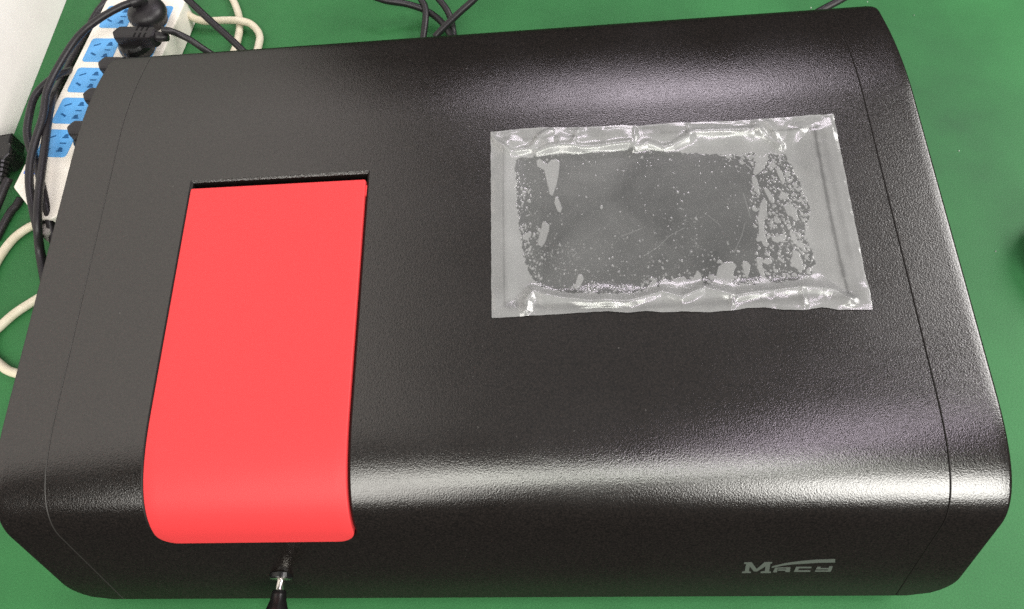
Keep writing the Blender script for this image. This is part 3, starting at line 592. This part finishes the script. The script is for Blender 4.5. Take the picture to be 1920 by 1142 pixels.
a1 = nt.nodes.new('ShaderNodeAttribute'); a1.attribute_name = 'air_gap'
a2 = nt.nodes.new('ShaderNodeAttribute'); a2.attribute_name = 'scratch'
sm = noise(M_film, 16, 4, .6, .6)
mr = N(M_film, 'ShaderNodeMapRange'); mr.inputs[1].default_value = 0; mr.inputs[2].default_value = 1; mr.inputs[3].default_value = 0.085; mr.inputs[4].default_value = 0.24
L(M_film, a1.outputs['Fac'], mr.inputs[0])
ad = N(M_film, 'ShaderNodeMath', operation='ADD'); L(M_film, mr.outputs[0], ad.inputs[0])
sc2 = N(M_film, 'ShaderNodeMath', operation='MULTIPLY'); sc2.inputs[1].default_value = .3; L(M_film, a2.outputs['Fac'], sc2.inputs[0]); L(M_film, sc2.outputs[0], ad.inputs[1])
sm2 = N(M_film, 'ShaderNodeMapRange'); sm2.inputs[1].default_value = .3; sm2.inputs[2].default_value = .75; sm2.inputs[3].default_value = -.02; sm2.inputs[4].default_value = .05; L(M_film, sm.outputs['Fac'], sm2.inputs[0])
ad2 = N(M_film, 'ShaderNodeMath', operation='ADD', use_clamp=True); L(M_film, ad.outputs[0], ad2.inputs[0]); L(M_film, sm2.outputs[0], ad2.inputs[1])
tr_ = N(M_film, 'ShaderNodeBsdfTransparent'); tr_.inputs[0].default_value = (.93, .95, .94, 1)
df = N(M_film, 'ShaderNodeBsdfDiffuse'); df.inputs[0].default_value = (.78, .79, .78, 1)
m1 = N(M_film, 'ShaderNodeMixShader'); L(M_film, ad2.outputs[0], m1.inputs[0]); L(M_film, tr_.outputs[0], m1.inputs[1]); L(M_film, df.outputs[0], m1.inputs[2])
gl = N(M_film, 'ShaderNodeBsdfGlossy'); gl.inputs['Roughness'].default_value = 0.19; gl.inputs[0].default_value = (1, 1, 1, 1)
fr = N(M_film, 'ShaderNodeFresnel'); fr.inputs[0].default_value = 1.66
m2_ = N(M_film, 'ShaderNodeMixShader'); L(M_film, fr.outputs[0], m2_.inputs[0]); L(M_film, m1.outputs[0], m2_.inputs[1]); L(M_film, gl.outputs[0], m2_.inputs[2])
L(M_film, m2_.outputs[0], out.inputs[0])
film = link('protective_film', build_film(), M_film)
tag(film, 'wrinkled clear protective film with air bubbles stuck over the screen', 'film')

# ------------------------------------------------------------------ power strip with plugs
SO = Vector((-.4312, .5902, 0)); SV = Vector((-.109, -.994, 0)).normalized(); SU = Vector((-SV.y, SV.x, 0)); SRZ = math.atan2(SU.y, SU.x)
# local frame of the strip: x = across, y = -v (so the near end is at negative y)
strip = empty('power_strip', SO, SRZ)
tag(strip, 'long cream power strip with blue sockets lying beside the white wall', 'power strip')
ZT = .030
ol = [(0, -.2313), (.0314, -.2575), (.040, -.2650), (.054, -.2650), (.062, -.2575), (.0935, -.2313), (.0935, .0190), (.083, .034), (.0105, .034), (0, .0190)]
b_ = bmesh.new(); prism(b_, ol, .002, ZT, .0022, 3); from_bm('casing', b_, M_strip, strip)
b_ = bmesh.new(); prism(b_, rrect(.047, -.2715, .011, .013, .003), .006, .024, .002); from_bm('cord_grip', b_, M_grey, strip)
b_ = bmesh.new(); prism(b_, [(.040, -.2662), (.054, -.2662), (.054, -.2648), (.040, -.2648)], .006, ZT - .003); from_bm('seam', b_, M_rubber, strip)
VR = [-.0105, .0385, .0803, .1210, .1620]
slot_def = [((.006, .011), (.0127, .0078), .0013), ((.0067, .021), (.0127, .0244), .0017), ((.0203, .0166), (.0272, .0169), .0011)]
def slot(p, q, wd, parent, hgt):
    d = Vector((q[0] - p[0], q[1] - p[1])); d.normalize(); nx, ny = -d.y * wd / 2 * 1.25, d.x * wd / 2 * 1.25
    b = bmesh.new(); prism(b, [(p[0] + nx, p[1] + ny), (p[0] - nx, p[1] - ny), (q[0] - nx, q[1] - ny), (q[0] + nx, q[1] + ny)], ZT, hgt); return from_bm('slot', b, M_slot, parent)
def keyhole(c, parent, hgt):
    pts = [(-.0035, -.0022), (.0035, -.0022), (.0035, -.0010), (.0021, -.0006)] + [(.0024 * math.cos(a), .0004 + .0026 * math.sin(a)) for a in np.linspace(.1, math.pi - .1, 9)] + [(-.0021, -.0006), (-.0035, -.0010)]
    b = bmesh.new(); prism(b, [(c[0] + x, c[1] + y) for x, y in pts], ZT, hgt); return from_bm('slot', b, M_slot, parent)
def panel(u, v):
    b = bmesh.new(); prism(b, rrect(u + .0165, -v - .0165, .033, .0335, .004), ZT - .002, ZT + .0006, .0003, 1)
    p = from_bm('socket_panel', b, M_blue, strip)
    for P, Q, wd in slot_def: slot((u + P[0], -v - P[1]), (u + Q[0], -v - Q[1]), wd, p, ZT + .0008)
    for c in ((.0237, .0083), (.0239, .0248)): keyhole((u + c[0], -v - c[1]), p, ZT + .0008)
for v in VR: panel(.0070, v)
for v in VR: panel(.0510, v)
b_ = bmesh.new(); prism(b_, rrect(.0135, -.2095, .0185, .0135, .001), ZT - .002, ZT + .0008, .0003, 1); o = from_bm('switch_frame', b_, M_switch, strip)
b_ = bmesh.new(); prism(b_, rrect(.0180, -.2095, .007, .0105, .0015), ZT, ZT + .0030, .001, 2); o2 = from_bm('switch', b_, M_switch, o)

def plug_at(v, label, group='black plugs in the right hand row of sockets'):
    r = empty('plug', SO + SU * .0675 + SV * (v + .0165) + Vector((0, 0, ZT)), SRZ); tag(r, label, 'plug', group); return r
def bar_outline():
    return [(-.0175, 0), (-.0125, -.0085), (.026, -.0078), (.0305, -.0045), (.0305, .0045), (.026, .0078), (-.0125, .0085)]
def build_bar_plug(v, label):
    r = plug_at(v, label)
    b = bmesh.new(); lathe(b, [(0, .0008), (.0165, .0008), (.0178, .002), (.0182, .008), (.0170, .013), (.0150, .016), (0, .017)], n=36); from_bm('plug_base', b, M_knob, r, False)
    b = bmesh.new(); prism(b, bar_outline(), .0120, .0265, .003, 2); from_bm('plug_body', b, M_cable, r)
    for gx in (.0085, .0140, .0195):
        for gy in (-.0042, .0042):
            b = bmesh.new(); prism(b, [(gx, gy - .0026), (gx + .0016, gy - .0026), (gx + .0022, gy + .0026), (gx + .0006, gy + .0026)], .026, .0268); from_bm('grip_rib', b, M_rubber, r)
    b = bmesh.new(); lathe(b, [(0, 0), (.0058, 0), (.0052, .003), (.0044, .008), (.0038, .012), (0, .012)], axis=(1, 0, -.1), origin=(.029, 0, .020), n=16); from_bm('strain_relief', b, M_cable, r, True)
    return r
# round plug
pr = plug_at(VR[0] + .0075, 'round black plug with domed back, farthest along the power strip')
b = bmesh.new(); lathe(b, [(0, .0008), (.0170, .0008), (.0176, .004), (.0192, .008), (.0203, .0095), (.0204, .0130), (.0196, .0165), (.0170, .0200), (.0125, .0222), (.0070, .0235), (0, .024)], n=44); from_bm('plug_body', b, M_cable, pr, True)
b = bmesh.new(); e_ = (Matrix.Translation(pr.location) @ Matrix.Rotation(SRZ, 4, 'Z')).inverted() @ Vector(CABLES[0][2][0]); e2 = (Matrix.Translation(pr.location) @ Matrix.Rotation(SRZ, 4, 'Z')).inverted() @ Vector(CABLES[0][2][1])
pr_end = e_ + (e2 - e_).normalized() * .006
tube(b, spline([(0, .003, .0205), (e_.x * .25, e_.y * .55 + .002, e_.z * .75 + .006), tuple(e_), tuple(pr_end)], 6), .0058, 14, None); from_bm('strain_relief', b, M_cable, pr, True)
p2 = build_bar_plug(VR[1], 'black plug with ribbed grip, cord leading right behind the black instrument')
def copy_tree(o, parent=None):
    c = o.copy(); COL.objects.link(c)
    if parent is not None: c.parent = parent
    for ch in list(o.children): copy_tree(ch, c)
    return c
for v, lab in ((VR[2], 'black plug half hidden behind the rear left corner of the instrument'), (VR[3], 'black plug corner peeking past the left side, beside the fourth blue socket'), (VR[4], 'black plug corner peeking past the left side, nearest the blue switch')):
    c = copy_tree(p2); c.location = SO + SU * .0675 + SV * (v + .0165) + Vector((0, 0, ZT)); c['label'] = lab

# cables
CLAB = ['black cable arching from the round plug down over the left side of the power strip', 'black cable looping over the green mat left of the power strip',
        'black cable hanging straight down across the near blue sockets', 'black cable lying on the mat in the gap left of the power strip', 'short dark cable end emerging from under the corner of the power strip',
        'thick black cord leading down from the black appliance connector', 'black cord leading right from the ribbed plug behind the instrument', 'straight black cable crossing over the cream cords behind the instrument',
        'black cable running in from the left of the tangle behind the instrument', 'black cable coming straight down, leftmost end behind the instrument',
        'short black cable between two others in the tangle behind the instrument', 'black cable rising to the right from the tangle behind the instrument', 'short black cable at the rear right corner of the instrument',
        'cream cord curving out of the far end of the power strip', 'cream cord running straight under the other cream cord', 'cream cord looping from the near end of the power strip out of the left edge', 'cream cord end looping back under the instrument at the left edge']
# black appliance connector leaning at the wall
c0, c1, c2 = [Vector(p) + Vector((-.008, -.009, 0)) for p in CONNECTOR]
ax = (c2 - c0); ax.z = 0; crz = math.atan2(ax.y, ax.x)
conn = empty('connector', c0, crz); conn.scale = (.86, .82, .86); tag(conn, 'black appliance plug with ribbed neck lying between wall and power strip', 'connector')
Lc = ax.length
b = bmesh.new(); prism(b, [(.002, -.0095), (.004, -.0105), (.018, -.0105), (.022, -.0140), (.032, -.0140), (.040, -.0085), (.040, .0085), (.032, .0140), (.022, .0140), (.018, .0105), (.004, .0105), (.002, .0095)], -.0185, .006, .0035, 3); from_bm('connector_body', b, M_knob, conn)
b = bmesh.new(); lathe(b, [(.0105, 0), (.0105, .003), (.0085, .0035), (.0085, .005), (.0098, .0055), (.0098, .0085), (.0078, .009), (.0078, .0105), (.0090, .011), (.0090, .014), (.0070, .0145), (.0070, .016), (.0080, .0165), (.0080, .0195), (.0056, .020), (.0050, .026), (0, .026)], axis=(1, 0, -.12), origin=(.039, 0, -.004), n=24); from_bm('strain_relief', b, M_knob, conn)

OWN = {0: pr, 5: conn, 6: p2, 13: strip, 14: strip, 15: strip, 16: strip}     # a cord fixed to its plug, connector or strip is a part of it
bpy.context.view_layer.update()
for k, ((kind, r, pts), lab) in enumerate(zip(CABLES, CLAB)):
    b = bmesh.new(); pts = [(x, y, max(z, r + .0003)) for x, y, z in pts]; tube(b, spline(pts, 8), r, 14)
    o = from_bm('cable' if k not in OWN else 'cord', b, M_cable if kind == 'black' else M_cord, None, True)
    if k in OWN: o.parent = OWN[k]; o.matrix_parent_inverse = OWN[k].matrix_world.inverted()
    else: tag(o, lab, 'cable', 'loose black cables')

# dark rounded thing just entering at the right edge
b = bmesh.new(); lathe(b, [(0, 0), (.022, 0), (.030, .006), (.034, .018), (.032, .030), (.024, .038), (.010, .042), (0, .0425)], n=36)
dk = from_bm('dark_object', b, M_rubber, None, True); dk.location = (.4655, .2450, 0); dk.scale = (1.0, 1.25, .8)
tag(dk, 'dark rounded object on the green mat, cut off by the right edge', 'object')
